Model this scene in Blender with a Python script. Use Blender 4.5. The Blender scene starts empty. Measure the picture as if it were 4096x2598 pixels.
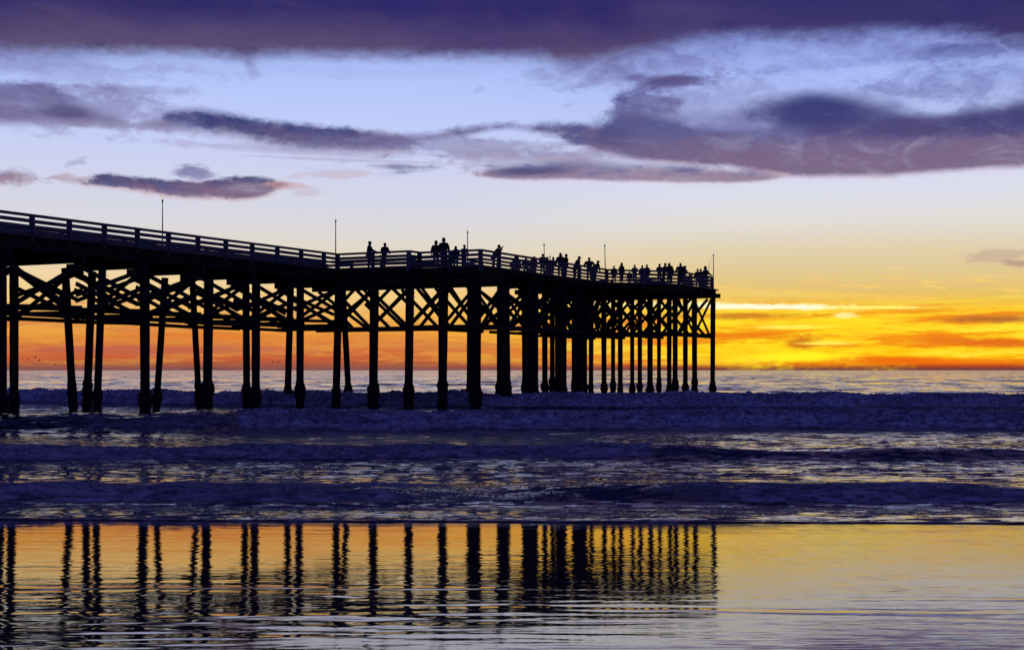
import bpy, bmesh, math, random
import numpy as np
from mathutils import Vector, Matrix

random.seed(7)
sc = bpy.context.scene
COL = sc.collection
F = 5689.0           # focal length of the photograph in its own pixels (50 mm on 36 mm)
HOR = 1480.0         # its horizon row
CAM_Z = 2.0
R = math.radians

# ------------------------------------------------------------------ helpers
def lin(c):
    out = []
    for v in c:
        v = v / 255.0
        out.append(v / 12.92 if v <= 0.04045 else ((v + 0.055) / 1.055) ** 2.4)
    return out + [1.0]

def tag(o, label=None, cat=None, group=None, kind=None):
    if label: o['label'] = label
    if cat: o['category'] = cat
    if group: o['group'] = group
    if kind: o['kind'] = kind
    return o

def link(name, me, mat=None, parent=None, smooth=False):
    o = bpy.data.objects.new(name, me)
    COL.objects.link(o)
    if mat: me.materials.append(mat)
    if parent: o.parent = parent
    if smooth:
        me.polygons.foreach_set('use_smooth', [True] * len(me.polygons))
    return o

def empty(name, loc=(0, 0, 0), rz=0.0):
    o = bpy.data.objects.new(name, None)
    o.empty_display_size = 0.3
    COL.objects.link(o)
    o.location = loc; o.rotation_euler = (0, 0, rz)
    return o

class MB:
    """collects beams / boxes / rings, then builds one mesh"""
    def __init__(s): s.v = []; s.f = []
    def hexa(s, pts):
        b = len(s.v); s.v += [tuple(p) for p in pts]
        for q in ((0,3,2,1),(4,5,6,7),(0,1,5,4),(1,2,6,5),(2,3,7,6),(3,0,4,7)):
            s.f.append(tuple(b + i for i in q))
    def box(s, a, b_):
        (x0,y0,z0),(x1,y1,z1) = a, b_
        s.hexa([(x0,y0,z0),(x1,y0,z0),(x1,y1,z0),(x0,y1,z0),(x0,y0,z1),(x1,y0,z1),(x1,y1,z1),(x0,y1,z1)])
    def beam(s, p, q, w, h, up=(0,0,1)):
        """w = thickness sideways, h = depth along 'up'"""
        p = Vector(p); q = Vector(q); d = (q - p).normalized(); up = Vector(up)
        sd = d.cross(up)
        if sd.length < 1e-4: sd = d.cross(Vector((1,0,0)))
        sd.normalize(); u = sd.cross(d).normalized()
        a = sd * (w/2); b = u * (h/2)
        s.hexa([p-a-b, p+a-b, p+a+b, p-a+b, q-a-b, q+a-b, q+a+b, q-a+b])
    def lathe(s, p, q, radii, n=12, jit=0.0, rnd=None):
        """radii: list of (fraction along p->q, radius)"""
        p = Vector(p); q = Vector(q); d = (q - p)
        dn = d.normalized()
        a = dn.cross(Vector((0,1,0.01))).normalized(); b = a.cross(dn)
        base = len(s.v)
        for fr, r in radii:
            c = p + d * fr
            for k in range(n):
                t = 2*math.pi*k/n
                rr = r * (1 + (rnd.uniform(-jit, jit) if rnd else 0))
                s.v.append(tuple(c + a*(rr*math.cos(t)) + b*(rr*math.sin(t))))
        m = len(radii)
        for i in range(m-1):
            for k in range(n):
                k2 = (k+1) % n
                s.f.append((base+i*n+k, base+i*n+k2, base+(i+1)*n+k2, base+(i+1)*n+k))
        s.f.append(tuple(base+k for k in range(n))[::-1])
        s.f.append(tuple(base+(m-1)*n+k for k in range(n)))
    def build(s, name, mat, parent=None, smooth=False):
        me = bpy.data.meshes.new(name)
        me.from_pydata(s.v, [], s.f); me.update()
        return link(name, me, mat, parent, smooth)

# --- node expression helper
class NT:
    def __init__(s, tree): s.t = tree; s.n = tree.nodes; s.l = tree.links
    def node(s, typ, **kw):
        nd = s.n.new(typ)
        for k, v in kw.items(): setattr(nd, k, v)
        return nd
    def put(s, sock, val):
        if isinstance(val, E): s.l.new(val.o, sock)
        elif isinstance(val, bpy.types.NodeSocket): s.l.new(val, sock)
        else: sock.default_value = val
    def m(s, op, a, b=0.0, c=None, clamp=False):
        nd = s.node('ShaderNodeMath', operation=op, use_clamp=clamp)
        s.put(nd.inputs[0], a); s.put(nd.inputs[1], b)
        if c is not None: s.put(nd.inputs[2], c)
        return E(s, nd.outputs[0])
    def ss(s, x, a, b, lo=0.0, hi=1.0, smooth=True):
        nd = s.node('ShaderNodeMapRange', interpolation_type='SMOOTHSTEP' if smooth else 'LINEAR', clamp=True)
        s.put(nd.inputs[0], x); s.put(nd.inputs[1], a); s.put(nd.inputs[2], b)
        nd.inputs[3].default_value = lo; nd.inputs[4].default_value = hi
        return E(s, nd.outputs[0])
    def mix(s, f, a, b, mode='MIX'):
        nd = s.node('ShaderNodeMix', data_type='RGBA', blend_type=mode)
        s.put(nd.inputs[0], f); s.put(nd.inputs[6], a); s.put(nd.inputs[7], b)
        return nd.outputs[2]
    def vec(s, x, y, z=0.0):
        nd = s.node('ShaderNodeCombineXYZ')
        s.put(nd.inputs[0], x); s.put(nd.inputs[1], y); s.put(nd.inputs[2], z)
        return nd.outputs[0]
    def noise(s, v, scale=1.0, detail=3.0, rough=0.55, dist=0.0):
        nd = s.node('ShaderNodeTexNoise')
        s.put(nd.inputs['Vector'], v)
        nd.inputs['Scale'].default_value = scale; nd.inputs['Detail'].default_value = detail
        nd.inputs['Roughness'].default_value = rough; nd.inputs['Distortion'].default_value = dist
        return E(s, nd.outputs['Fac'])
    def ramp(s, x, stops, interp='LINEAR'):
        nd = s.node('ShaderNodeValToRGB'); cr = nd.color_ramp; cr.interpolation = interp
        cr.elements[0].position = stops[0][0]; cr.elements[0].color = stops[0][1]
        cr.elements[1].position = stops[-1][0]; cr.elements[1].color = stops[-1][1]
        for p, c in stops[1:-1]:
            e = cr.elements.new(p); e.color = c
        s.put(nd.inputs[0], x)
        return nd.outputs[0]
    def curve(s, x, pts):
        nd = s.node('ShaderNodeFloatCurve')
        cm = nd.mapping; cm.use_clip = False; c = cm.curves[0]
        pts = sorted(pts)
        c.points[0].location = pts[0]; c.points[1].location = pts[-1]
        for p in pts[1:-1]: c.points.new(*p)
        cm.update()
        s.put(nd.inputs['Value'], x)
        return E(s, nd.outputs[0])
class E:
    def __init__(s, nt, o): s.nt = nt; s.o = o
    def __add__(s, b): return s.nt.m('ADD', s, b)
    __radd__ = __add__
    def __sub__(s, b): return s.nt.m('SUBTRACT', s, b)
    def __rsub__(s, b): return s.nt.m('SUBTRACT', b, s)
    def __mul__(s, b): return s.nt.m('MULTIPLY', s, b)
    __rmul__ = __mul__
    def __truediv__(s, b): return s.nt.m('DIVIDE', s, b)
    def min(s, b): return s.nt.m('MINIMUM', s, b)
    def max(s, b): return s.nt.m('MAXIMUM', s, b)

# ------------------------------------------------------------------ render / camera
sc.render.engine = 'CYCLES'
sc.view_settings.view_transform = 'Standard'
sc.view_settings.look = 'None'
sc.view_settings.exposure = 0
sc.view_settings.gamma = 1
cam = bpy.data.cameras.new('camera'); co = bpy.data.objects.new('camera', cam); COL.objects.link(co)
co.location = (0, 0, CAM_Z); co.rotation_euler = (R(90), 0, 0)
cam.lens = 50; cam.sensor_width = 36; cam.shift_y = (HOR - 1299) / 4096
cam.clip_end = 60000
sc.camera = co

# ------------------------------------------------------------------ sky
K = 4096 / 2407.0
def uv(x, y):
    """point of the photograph (2407 px wide scale) -> azimuth, elevation in units of 1000 px at infinity"""
    u = (x * K - 2048); v = (HOR - y * K)
    az = math.atan2(u, F); el = math.atan2(v, math.hypot(F, u))
    return az * F / 1000, el * F / 1000

def make_sky():
    w = bpy.data.worlds.new('World'); sc.world = w; w.use_nodes = True
    t = NT(w.node_tree)
    for n in list(t.n): t.n.remove(n)
    tc = t.node('ShaderNodeTexCoord')
    sep = t.node('ShaderNodeSeparateXYZ'); t.l.new(tc.outputs['Generated'], sep.inputs[0])
    X, Y, Z = (E(t, sep.outputs[i]) for i in range(3))
    U = t.m('ARCTAN2', X, Y) * (F / 1000)
    V = t.m('ARCSINE', Z) * (F / 1000)
    Un = (U + 2.6) / 5.2              # 0..1 over +-26 degrees
    def un(x): return (uv(x, 870)[0] + 2.6) / 5.2
    # low-frequency and fine noises, stretched along the horizon
    nA = t.noise(t.vec(U * 1.3, V * 4.0, 0.3), 1.0, 5, 0.55) - 0.5
    nB = (t.noise(t.vec(U * 7, V * 17, 1.7), 1.0, 8, 0.6, .5) - 0.5) * 1.9
    nD = (t.noise(t.vec(U * 2.6 + V * 1.5, V * 7.5, 12.7), 1.0, 6, 0.6, .6) - 0.5) * 2.0
    nC = (t.noise(t.vec(U * 24, V * 34, 5.1), 1.0, 6, 0.62, .4) - 0.5) * 2.0
    Uw = U + nD * .10 + nC * .022
    nS = t.noise(t.vec(U * 1.1, V * 17, 9.3), 1.0, 6, 0.55, 0.6) - 0.5    # long streaks
    nT = t.noise(t.vec(U * 2.6, (V + U * 0.06) * 36, 4.3), 1.0, 6, 0.6, 0.8) - 0.5
    nL = t.noise(t.vec(U * 0.9, V * 1.8, 21.0), 1.0, 4, 0.5) - 0.5
    # clear sky gradient: left and right versions
    def V_(y): return uv(1203, y)[1]
    top = V_(0)
    def stops(lst): return [(V_(y) / 1.6, lin(c)) for y, c in lst]
    left = t.ramp(V / 1.6, stops([(868, (128,82,80)), (858, (158,84,66)), (842, (196,92,56)), (815, (214,120,62)),
              (785, (230,150,62)), (750, (236,176,88)), (705, (242,204,134)), (650, (238,212,166)), (590, (226,216,200)),
              (520, (216,216,224)), (430, (208,211,236)), (300, (192,205,250)), (180, (176,196,250)), (60, (140,158,226)), (0, (120,138,206))]))
    right = t.ramp(V / 1.6, stops([(868, (98,52,62)), (863, (136,58,44)), (858, (196,74,20)), (852, (238,118,16)), (838, (252,190,12)),
              (790, (252,205,26)), (735, (250,200,44)), (712, (236,190,80)), (690, (226,192,112)), (640, (222,200,148)), (590, (222,208,176)),
              (530, (222,219,214)), (470, (218,221,234)), (420, (214,216,240)), (300, (186,200,245)), (180, (166,186,246)), (60, (128,148,216)), (0, (100,120,200))]))
    side = t.ss(U, uv(900, 0)[0], uv(1800, 0)[0])
    sky = t.mix(side, left, right)
    # streaky sunset clouds low down
    low = t.ss(V, V_(690), V_(735)) * t.ss(V, V_(866), V_(846)) 
    nW = t.noise(t.vec(U * 1.7 + nD * .12, (V - U * .03) * 24 + nD * .5, 31.0), 1.0, 9, 0.68, .5) - 0.5
    nX = t.noise(t.vec(U * 7 + nD * .3, (V + U * .05) * 64 + nD * .9, 37.0), 1.0, 7, 0.64, .4) - 0.5
    nW = nW * 1.8; nX = nX * 1.6
    lit = t.ss(nS * 0.6 + nT * 0.5 + nW * .9 + nX * .5, -0.06, 0.22)
    dk = t.ss(nS * 0.6 - nT * 0.4 - nW * 1.0 + nX * .4, 0.0, 0.22)
    warm = t.mix(side, lin((248,186,72)), lin((255,236,60)))
    deep = t.mix(side, lin((206,112,66)), lin((238,128,24)))
    sky = t.mix(lit * low * t.ss(side, 0, 1, 0.35, 0.75), sky, warm)
    sky = t.mix(dk * low * t.ss(side, 0, 1, 0.55, 0.85), sky, deep)
    def blob(cx, cy, rx, ry, warp=0.5, rot=0.0):
        u0, v0 = uv(cx, cy); a = rx * K / 1000; b = ry * K / 1000
        du = (Uw - u0); dv = (V - v0) - du * rot
        q = t.m('ADD', t.m('POWER', du / a, 2.0), t.m('POWER', dv / b, 2.0))
        q = t.m('SQRT', q) + nB * warp * 1.4 + nD * warp * .7 + nC * warp * .5
        return t.ss(q, 1.25, 0.35)
    # glow around the hidden sun
    glow = blob(1880, 800, 290, 82, 0.75)
    sky = t.mix(glow * t.ss(nW + nX * .6, -.16, .14, .28, .8), sky, lin((253,218,32)))
    cirr = t.ss(nX * 1.2 + nT * .8 + nB * .1, .02, .24) * t.ss(V, V_(640), V_(680)) * t.ss(V, V_(716), V_(700)) * t.ss(U, uv(1500, 0)[0], uv(1750, 0)[0])
    sky = t.mix(cirr * .8, sky, lin((246,208,110)))
    red = t.ss(nT * 0.5 - nS * 0.5 - nW * .7 - nX * .3, 0.05, 0.22) * t.ss(V, V_(730), V_(770)) * t.ss(V, V_(862), V_(840)) * side
    sky = t.mix(red * 0.6, sky, lin((236,112,18)))
    for cx, cy, rx, ry, wp, c, f, rot in (
        (1700, 737, 330, 9, .35, (176,112,50), .0, 0),
        (1780, 742, 150, 9, .6, (196,118,40), .85, 0), (2350, 750, 130, 11, .6, (170,98,50), .85, 0),
        (1560, 742, 120, 10, .6, (190,130,70), .6, 0), (2330, 805, 170, 14, .6, (222,100,28), .85, -.05), (2100, 845, 150, 9, .6, (232,92,16), .8, 0),
        (2150, 730, 120, 8, .7, (232,140,30), .6, 0),
        (1780, 790, 150, 8, .7, (232,120,20), .7, 0), (1885, 803, 34, 17, .8, (196,88,24), .8, 0), (1600, 800, 160, 12, .7, (236,130,26), .6, 0),
        (1640, 718, 380, 9, .9, (255,246,170), .85, -.02), (1760, 720, 200, 6.5, .8, (255,254,226), .95, -.02), (2060, 722, 140, 4, .4, (255,244,120), .9, -.01),
        (1965, 741, 34, 7, .8, (255,250,170), .75, 0), (1850, 768, 90, 6, .5, (255,244,90), .8, 0), (1940, 806, 60, 6, .5, (255,246,90), .8, 0), (1870, 838, 130, 13, .6, (255,246,34), .85, 0),
        (1800, 690, 200, 7, .9, (238,204,110), .7, -.03), (2020, 696, 150, 7, .9, (240,200,96), .7, -.05),
        (2120, 631, 50, 3, .5, (244,206,148), .7, -.04), (2310, 649, 46, 2, .4, (248,206,140), .7, -.08),
        (1060, 690, 400, 5, 1.0, (250,196,110), .5, 0), (300, 690, 300, 6, 1.0, (250,186,96), .5, 0), (500, 790, 300, 9, .8, (222,122,52), .7, 0),
        (330, 822, 400, 12, .5, (188,98,78), .7, 0), (1050, 812, 240, 10, .6, (206,124,70), .5, 0)):
        if f > 0:
            sky = t.mix(blob(cx, cy, rx, ry, wp, rot) * f, sky, lin(c))
    sky = t.mix(blob(478, 866, 52, 5, .25) * t.ss(V, V_(873), V_(868)) * .5, sky, lin((96,60,72)))
    Unw = (Uw + 2.6) / 5.2
    # cloud banks between two edge curves
    def bank(topc, botc, st, sb, amp, ampb=None, x0=None, x1=None, sx=30, n=None, dens=1.0):
        n = n if n is not None else nB * 1.1 + nD * .8 + nC * .75
        ampb = amp if ampb is None else ampb
        m_ = None
        if botc:
            pb = t.curve(Unw, [(un(x), uv(x, y)[1] / 1.6) for x, y in botc]) * 1.6
            e = V - pb + n * (ampb * K / 1000 * 2)
            m_ = t.ss(e, -sb * K / 1200, sb * K / 800)
        if topc:
            pt = t.curve(Unw, [(un(x), uv(x, y)[1] / 1.6) for x, y in topc]) * 1.6
            e = pt - V + n * (amp * K / 1000 * 2)
            m2 = t.ss(e, -st * K / 850, st * K / 560)
            m_ = m2 if m_ is None else m_ * m2
        if x0 is not None: m_ = m_ * t.ss(U + n * 0.12, uv(x0 - sx, 0)[0], uv(x0 + sx, 0)[0])
        if x1 is not None: m_ = m_ * t.ss(U + n * 0.12, uv(x1 + sx, 0)[0], uv(x1 - sx, 0)[0])
        return m_ * dens if dens != 1.0 else m_
    # ---- veils (thin, wide)
    nV = (t.noise(t.vec(U * 5 + V * 5 + nD * .5, V * 9 - U * 2, 41.), 1.0, 8, 0.66, 1.0) - .5) * 2
    veil = t.ss(nA * .8 + nV * 0.55 + nD * .2, -0.16, 0.42) * t.ss(V, V_(330), V_(150)) * t.ss(U, uv(1250, 0)[0], uv(1500, 0)[0])
    sky = t.mix(veil * 0.8, sky, lin((112,122,196)))
    veil2 = t.ss(nA * 0.8 + nV * 0.4 + nD * .2, -0.3, 0.3) * t.ss(V, V_(250), V_(150)) * t.ss(U, uv(380, 0)[0], uv(0, 0)[0])
    sky = t.mix(veil2 * 0.75, sky, lin((112,112,178)))
    thin = t.ss(nS + nB * 0.35, 0.0, 0.22) * t.ss(V, V_(425), V_(400)) * t.ss(V, V_(300), V_(330)) * t.ss(U, uv(650, 0)[0], uv(950, 0)[0]) * t.ss(U, uv(2000, 0)[0], uv(1600, 0)[0])
    sky = t.mix(thin * 0.8, sky, lin((112,112,158)))
    for cx, cy, rx, ry, c, f, rot in ((1480,165,280,46,(112,110,166),.62,.04), (1670,245,250,62,(116,118,172),.5,0), (2260,205,280,50,(90,102,168),.62,.05),
            (2290,118,230,17,(72,80,142),.75,.0), (1980,150,330,12,(120,132,196),.5,.03), (120,158,260,38,(128,126,188),.6,0), (590,150,22,34,(120,118,178),.55,0), (700,168,500,14,(160,170,226),.4,0)):
        sky = t.mix(blob(cx, cy, rx, ry, 1.0, rot) * t.ss(nV, -.5, .45, .35, 1.) * f, sky, lin(c))
    navy = lin((44,52,112)); mauve = lin((98,82,124)); dusk = lin((66,62,118))
    def cloud(mask, upper, lower, ya, yb, fac=1.0, rim=None):
        nonlocal sky
        c = t.mix(t.ss(V + nB * 0.07 + nD * 0.05 + nC * .02, V_(yb), V_(ya)), lower, upper)
        c = t.mix(t.ss(nB * .7 + nD * .6, .05, .7) * .38, c, lin((140,140,190)))
        mask = mask * t.ss(nV + nD * .6, -.9, .1, .62, 1.0)
        if rim is not None: 
            edge = t.ss(mask, 0.85, 0.25) * t.ss(V, V_(ya), V_(yb))
            c = t.mix(edge * 0.8, c, rim)
        sky = t.mix(mask * fac, sky, c)
    cloud(bank([(-60,222),(100,238),(180,243),(260,268),(340,290),(400,300)], [(-60,292),(100,289),(200,288),(340,300),(400,305)], 16, 14, 9, 5, x1=330, sx=60), navy, mauve, 240, 285, .88)
    cloud(blob(250, 214, 210, 17, .6, .04), lin((88,86,142)), lin((120,112,160)), 200, 225, .6)
    cloud(blob(110, 252, 340, 52, .8, -.03), lin((104,104,164)), lin((120,110,158)), 230, 280, .62)
    cloud(blob(300, 296, 170, 14, .9, 0), lin((96,88,134)), lin((130,116,152)), 285, 305, .6)
    cloud(blob(40, 216, 150, 24, .6, 0), lin((98,94,150)), lin((98,90,140)), 200, 225, .7)
    cloud(blob(150, 262, 70, 18, .5, 0), lin((56,56,112)), lin((76,70,120)), 250, 275, .7)
    cloud(bank([(320,292),(350,280),(390,262),(460,254),(520,262),(600,276),(700,291),(780,298),(850,303),(960,318),(1010,330),(1060,338)],
               [(320,292),(400,300),(480,312),(560,326),(640,342),(720,352),(850,360),(960,356),(1060,345)], 7, 22, 6.5, 6, x0=350, x1=1000, sx=26), navy, mauve, 285, 345, .97, lin((150,120,150)))
    cloud(bank([(900,322),(1000,312),(1080,301),(1150,290),(1250,289),(1400,292),(1500,300)], [(900,330),(1000,330),(1080,322),(1180,305),(1280,312),(1400,335),(1500,370)], 8, 9, 5, 3, x0=930, sx=60, x1=1480), dusk, mauve, 295, 320, .85)
    cloud(blob(1080, 346, 400, 26, .9, -.04), lin((124,122,170)), lin((140,128,166)), 330, 362, .62)
    cloud(blob(1320, 372, 330, 20, 1.0, -.03), lin((134,132,178)), lin((156,140,170)), 360, 384, .5)
    # big right-hand bank
    cloud(bank([(1220,297),(1330,296),(1425,288),(1445,262),(1475,252),(1560,262),(1650,275),(1730,262),(1790,240),(1850,232),(1930,224),(2010,226),(2090,244),(2170,268),(2230,275),(2300,258),(2407,236),(2500,220)],
               [(1220,300),(1280,312),(1360,342),(1450,366),(1600,384),(1750,398),(1850,412),(1950,417),(2100,413),(2250,402),(2407,394),(2500,390)], 18, 10, 9, 2.5, x0=1300, sx=70), lin((70,72,130)), lin((108,84,122)), 290, 390, .93, lin((160,112,134)))
    hole = blob(1700, 285, 110, 24, .6, -.12)
    sky = t.mix(hole * 0.6, sky, lin((138,142,200)))
    cloud(blob(1515, 245, 75, 48, .8, 0), lin((84,84,146)), lin((92,84,136)), 220, 280, .8)
    cloud(blob(1462, 245, 18, 42, .8, 0), lin((70,74,138)), lin((84,80,136)), 220, 280, .7)
    cloud(blob(1930, 262, 118, 50, .22, -.08), lin((40,50,116)), lin((52,58,120)), 240, 310, .92)
    cloud(blob(2180, 296, 270, 30, .35, .02), lin((42,50,112)), lin((70,64,118)), 270, 330, .85)
    cloud(blob(2420, 275, 180, 40, .35, .05), lin((42,50,112)), lin((60,60,118)), 240, 310, .85)
    cloud(blob(1580, 192, 98, 19, .32, .05), lin((74,68,126)), lin((92,80,134)), 180, 205, .95)
    cloud(blob(1500, 182, 34, 12, .5, .05), lin((84,78,138)), lin((92,80,134)), 180, 205, .6)
    cloud(bank([(1070,402),(1130,394),(1200,388),(1260,382),(1340,374),(1390,378),(1450,385),(1600,388),(1750,398),(1900,408)],
               [(1070,404),(1130,416),(1200,422),(1350,423),(1500,428),(1650,430),(1800,426),(1900,412)], 9, 6, 4, 1.5, x0=1100, x1=1850, sx=40), lin((76,76,128)), lin((128,96,128)), 392, 420, .82, lin((200,140,142)))
    cloud(blob(1250, 403, 100, 12, .5, .02), lin((64,66,118)), lin((100,80,120)), 395, 415, .8)
    # lower-left clouds with warm undersides
    cloud(bank([(180,426),(215,414),(260,406),(300,412),(360,420),(440,424),(520,418),(600,414),(640,420),(700,436)],
               [(180,428),(250,438),(330,450),(420,462),(500,468),(570,471),(620,460),(660,446),(700,438)], 4, 9, 5, 3.5, x0=215, x1=670, sx=26), lin((62,62,112)), lin((120,92,124)), 425, 462, .96, lin((216,150,134)))
    cloud(blob(185, 424, 70, 12, 1.2, -.1), lin((118,108,152)), lin((170,140,156)), 418, 434, .6)
    cloud(blob(452, 403, 50, 17, 1.1, 0), lin((82,84,134)), lin((120,116,166)), 396, 415, .85)
    cloud(blob(30, 417, 76, 20, .7, 0), lin((84,80,124)), lin((150,116,138)), 408, 438, .9)
    cloud(blob(180, 382, 36, 9, 1.1, .2), lin((122,126,172)), lin((140,140,184)), 378, 392, .6)
    cloud(blob(790, 410, 90, 9, 1.4, .03), lin((186,176,200)), lin((196,170,184)), 400, 420, .5)
    cloud(blob(660, 436, 60, 9, .9, -.05), lin((160,136,158)), lin((200,154,154)), 428, 442, .5)
    cloud(blob(715, 455, 40, 10, 1.1, .15), lin((180,172,196)), lin((192,178,196)), 440, 465, .5)
    cloud(blob(620, 350, 300, 10, 1.0, -.03), lin((150,148,196)), lin((168,158,200)), 340, 362, .5)
    cloud(blob(870, 378, 330, 4, 1.0, -.02), lin((170,160,196)), lin((178,162,192)), 370, 384, .5)
    cloud(blob(2350, 602, 100, 17, 1.1, 0), lin((170,152,150)), lin((196,170,150)), 590, 620, .7)
    cloud(blob(2395, 618, 40, 9, .8, 0), lin((146,120,126)), lin((166,134,130)), 600, 626, .7)
    # upper deck over everything
    edge = [(-60,118),(60,128),(200,126),(400,131),(520,134),(590,142),(640,134),(800,136),(1000,138),(1180,138),(1260,140),(1330,152),(1400,146),(1480,130),(1560,112),(1660,92),(1760,84),(1880,88),(2000,82),(2120,74),(2260,84),(2407,104),(2500,104)]
    deckm = bank(None, edge, 10, 24, 10, 6)
    soft = bank(None, [(x, y + (30 if x > 1350 else 6)) for x, y in edge], 10, 46, 10, 20) * t.ss(U, uv(1250,0)[0], uv(1450,0)[0], .22, .72)
    sky = t.mix(soft * t.ss(nV, -.5, .4, .45, 1.), sky, lin((92,94,158)))
    a1 = t.ss(V + nA * 0.35, V_(150), V_(15))
    dcol = t.mix(a1, lin((90,76,116)), lin((42,38,104)))
    dcol = t.mix(t.ss(nL + nA * 0.6 + nD * .16, -0.05, 0.30) * 0.65, dcol, lin((92,78,124)))
    dcol = t.mix(t.ss(nV + nD * .5, -.2, .6) * .35, dcol, lin((74,58,98)))
    dcol = t.mix(t.ss(nD + nB * .3, -.1, .6) * .55, dcol, lin((34,32,92)))
    dcol = t.mix(t.ss(U, uv(1500,0)[0], uv(1900,0)[0]) * 0.65, dcol, lin((38,40,104)))
    sky = t.mix(deckm, sky, dcol)
    # away from the sunset and high up: dim blue dusk under cloud
    Az = t.m('ABSOLUTE', U)
    away = t.ss(Az, 3.0, 7.5)
    dusk_c = t.ramp(V / 8.9, [(0, (.085,.072,.23,1)), (.08, (.105,.098,.34,1)), (.3, (.060,.064,.34,1)), (1, (.022,.024,.14,1))])
    sky = t.mix(away, sky, dusk_c)
    up = t.ss(V, 1.7, 3.2)
    sky = t.mix(up, sky, (.024, .026, .15, 1))
    below = t.ss(V, 0.0, -0.02)
    sky = t.mix(below, sky, (.03, .025, .05, 1))
    # physical twilight sky adds its own faint light
    nish = t.node('ShaderNodeTexSky', sky_type='NISHITA', sun_disc=False)
    nish.sun_elevation = R(1.0); nish.sun_rotation = R(13)
    addn = t.node('ShaderNodeMix', data_type='RGBA', blend_type='ADD')
    addn.inputs[0].default_value = 0.002
    t.l.new(sky, addn.inputs[6]); t.l.new(nish.outputs[0], addn.inputs[7])
    bg = t.node('ShaderNodeBackground'); t.l.new(addn.outputs[2], bg.inputs[0]); bg.inputs[1].default_value = 1.0
    out = t.node('ShaderNodeOutputWorld'); t.l.new(bg.outputs[0], out.inputs[0])
    w.cycles.sampling_method = 'MANUAL'; w.cycles.sample_map_resolution = 512
make_sky()

sun = bpy.data.lights.new('sun', 'SUN'); so = bpy.data.objects.new('sun', sun); COL.objects.link(so)
sun.energy = 0.03; sun.angle = R(60); sun.color = (1.0, .55, .2)
sd = Vector((math.sin(R(13)) , math.cos(R(13)), math.tan(R(2.5))))
so.rotation_euler = sd.to_track_quat('Z', 'Y').to_euler()

# ------------------------------------------------------------------ materials
def pmat(name, col, rough=.7, var=0.3, scale=4.0, spec=.3, bump=0.0, stretch=(1,1,1)):
    m = bpy.data.materials.new(name); m.use_nodes = True
    t = NT(m.node_tree); b = t.n['Principled BSDF']
    tc = t.node('ShaderNodeTexCoord'); mp = t.node('ShaderNodeMapping'); mp.inputs['Scale'].default_value = stretch
    t.l.new(tc.outputs['Object'], mp.inputs[0])
    n = t.noise(mp.outputs[0], scale, 5, .6)
    c0 = [v * (1 - var) for v in col] + [1]; c1 = [v * (1 + var) for v in col] + [1]
    c = t.mix(t.ss(n, .35, .65), c0, c1)
    t.l.new(c, b.inputs['Base Color'])
    b.inputs['Roughness'].default_value = rough
    b.inputs['Specular IOR Level'].default_value = spec
    if bump:
        bn = t.node('ShaderNodeBump'); bn.inputs['Strength'].default_value = bump; bn.inputs['Distance'].default_value = .03
        t.l.new(n.o, bn.inputs['Height']); t.l.new(bn.outputs[0], b.inputs['Normal'])
    return m
M_timber = pmat('creosoted_timber', (.026,.020,.018), .85, .5, 3, .15, .6, (1,1,.3))
M_pile = pmat('weathered_pile', (.022,.018,.017), .85, .5, 5, .15, .8, (1,1,.2))
M_crust = pmat('barnacle_crust', (.016,.015,.017), .9, .6, 14, .15, 1.0)
M_paint = pmat('weathered_railing_paint', (.11,.11,.125), .7, .35, 3, .2, .3, (.5,.5,3))
M_deck = pmat('deck_boards', (.06,.05,.045), .8, .4, 2, .2)
M_steel = pmat('galvanised_pole', (.18,.17,.12), .4, .2, 3, .5)
M_skin = pmat('skin', (.25,.15,.11), .6, .1)
M_hair = pmat('hair', (.02,.014,.01), .7, .3)
CLOTH = [pmat('cloth_' + n, c, .9, .25, 12, .1) for n, c in (('navy',(.02,.025,.06)),('charcoal',(.03,.03,.035)),('brown',(.06,.035,.025)),('olive',(.04,.045,.03)),('maroon',(.07,.018,.022)))]
M_denim = pmat('denim', (.03,.04,.08), .9, .25, 12, .1)
M_rod = pmat('rod_graphite', (.03,.03,.03), .5, .2)
M_bird = pmat('feathers', (.05,.05,.05), .8, .2)

def glow_mat():
    m = bpy.data.materials.new('lit_globe'); m.use_nodes = True
    b = m.node_tree.nodes['Principled BSDF']
    b.inputs['Base Color'].default_value = (.7,.75,.6,1)
    b.inputs['Roughness'].default_value = .2
    b.inputs['Emission Color'].default_value = (1,.98,.72,1)
    b.inputs['Emission Strength'].default_value = .6
    return m
M_globe = glow_mat()

# ------------------------------------------------------------------ numpy noise
rs = np.random.RandomState(11)
TAB = rs.rand(512, 512)
def vnoise(x, y):
    xi = np.floor(x).astype(np.int64); yi = np.floor(y).astype(np.int64)
    fx = x - xi; fy = y - yi
    fx = fx*fx*fx*(fx*(fx*6-15)+10); fy = fy*fy*fy*(fy*(fy*6-15)+10)
    x0 = xi & 511; x1 = (xi+1) & 511; y0 = yi & 511; y1 = (yi+1) & 511
    a = TAB[x0,y0]*(1-fx)+TAB[x1,y0]*fx; b = TAB[x0,y1]*(1-fx)+TAB[x1,y1]*fx
    return (a*(1-fy)+b*fy)*2-1
def fbm(x, y, o=4, g=.5):
    s = 0; a = 1.0
    for i in range(o):
        s = s + a*vnoise(x+17.3*i, y+91.7*i); x = x*2.03; y = y*2.03; a *= g
    return s
def sst(x, a, b):
    q = np.clip((x-a)/(b-a), 0, 1); return q*q*(3-2*q)

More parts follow.
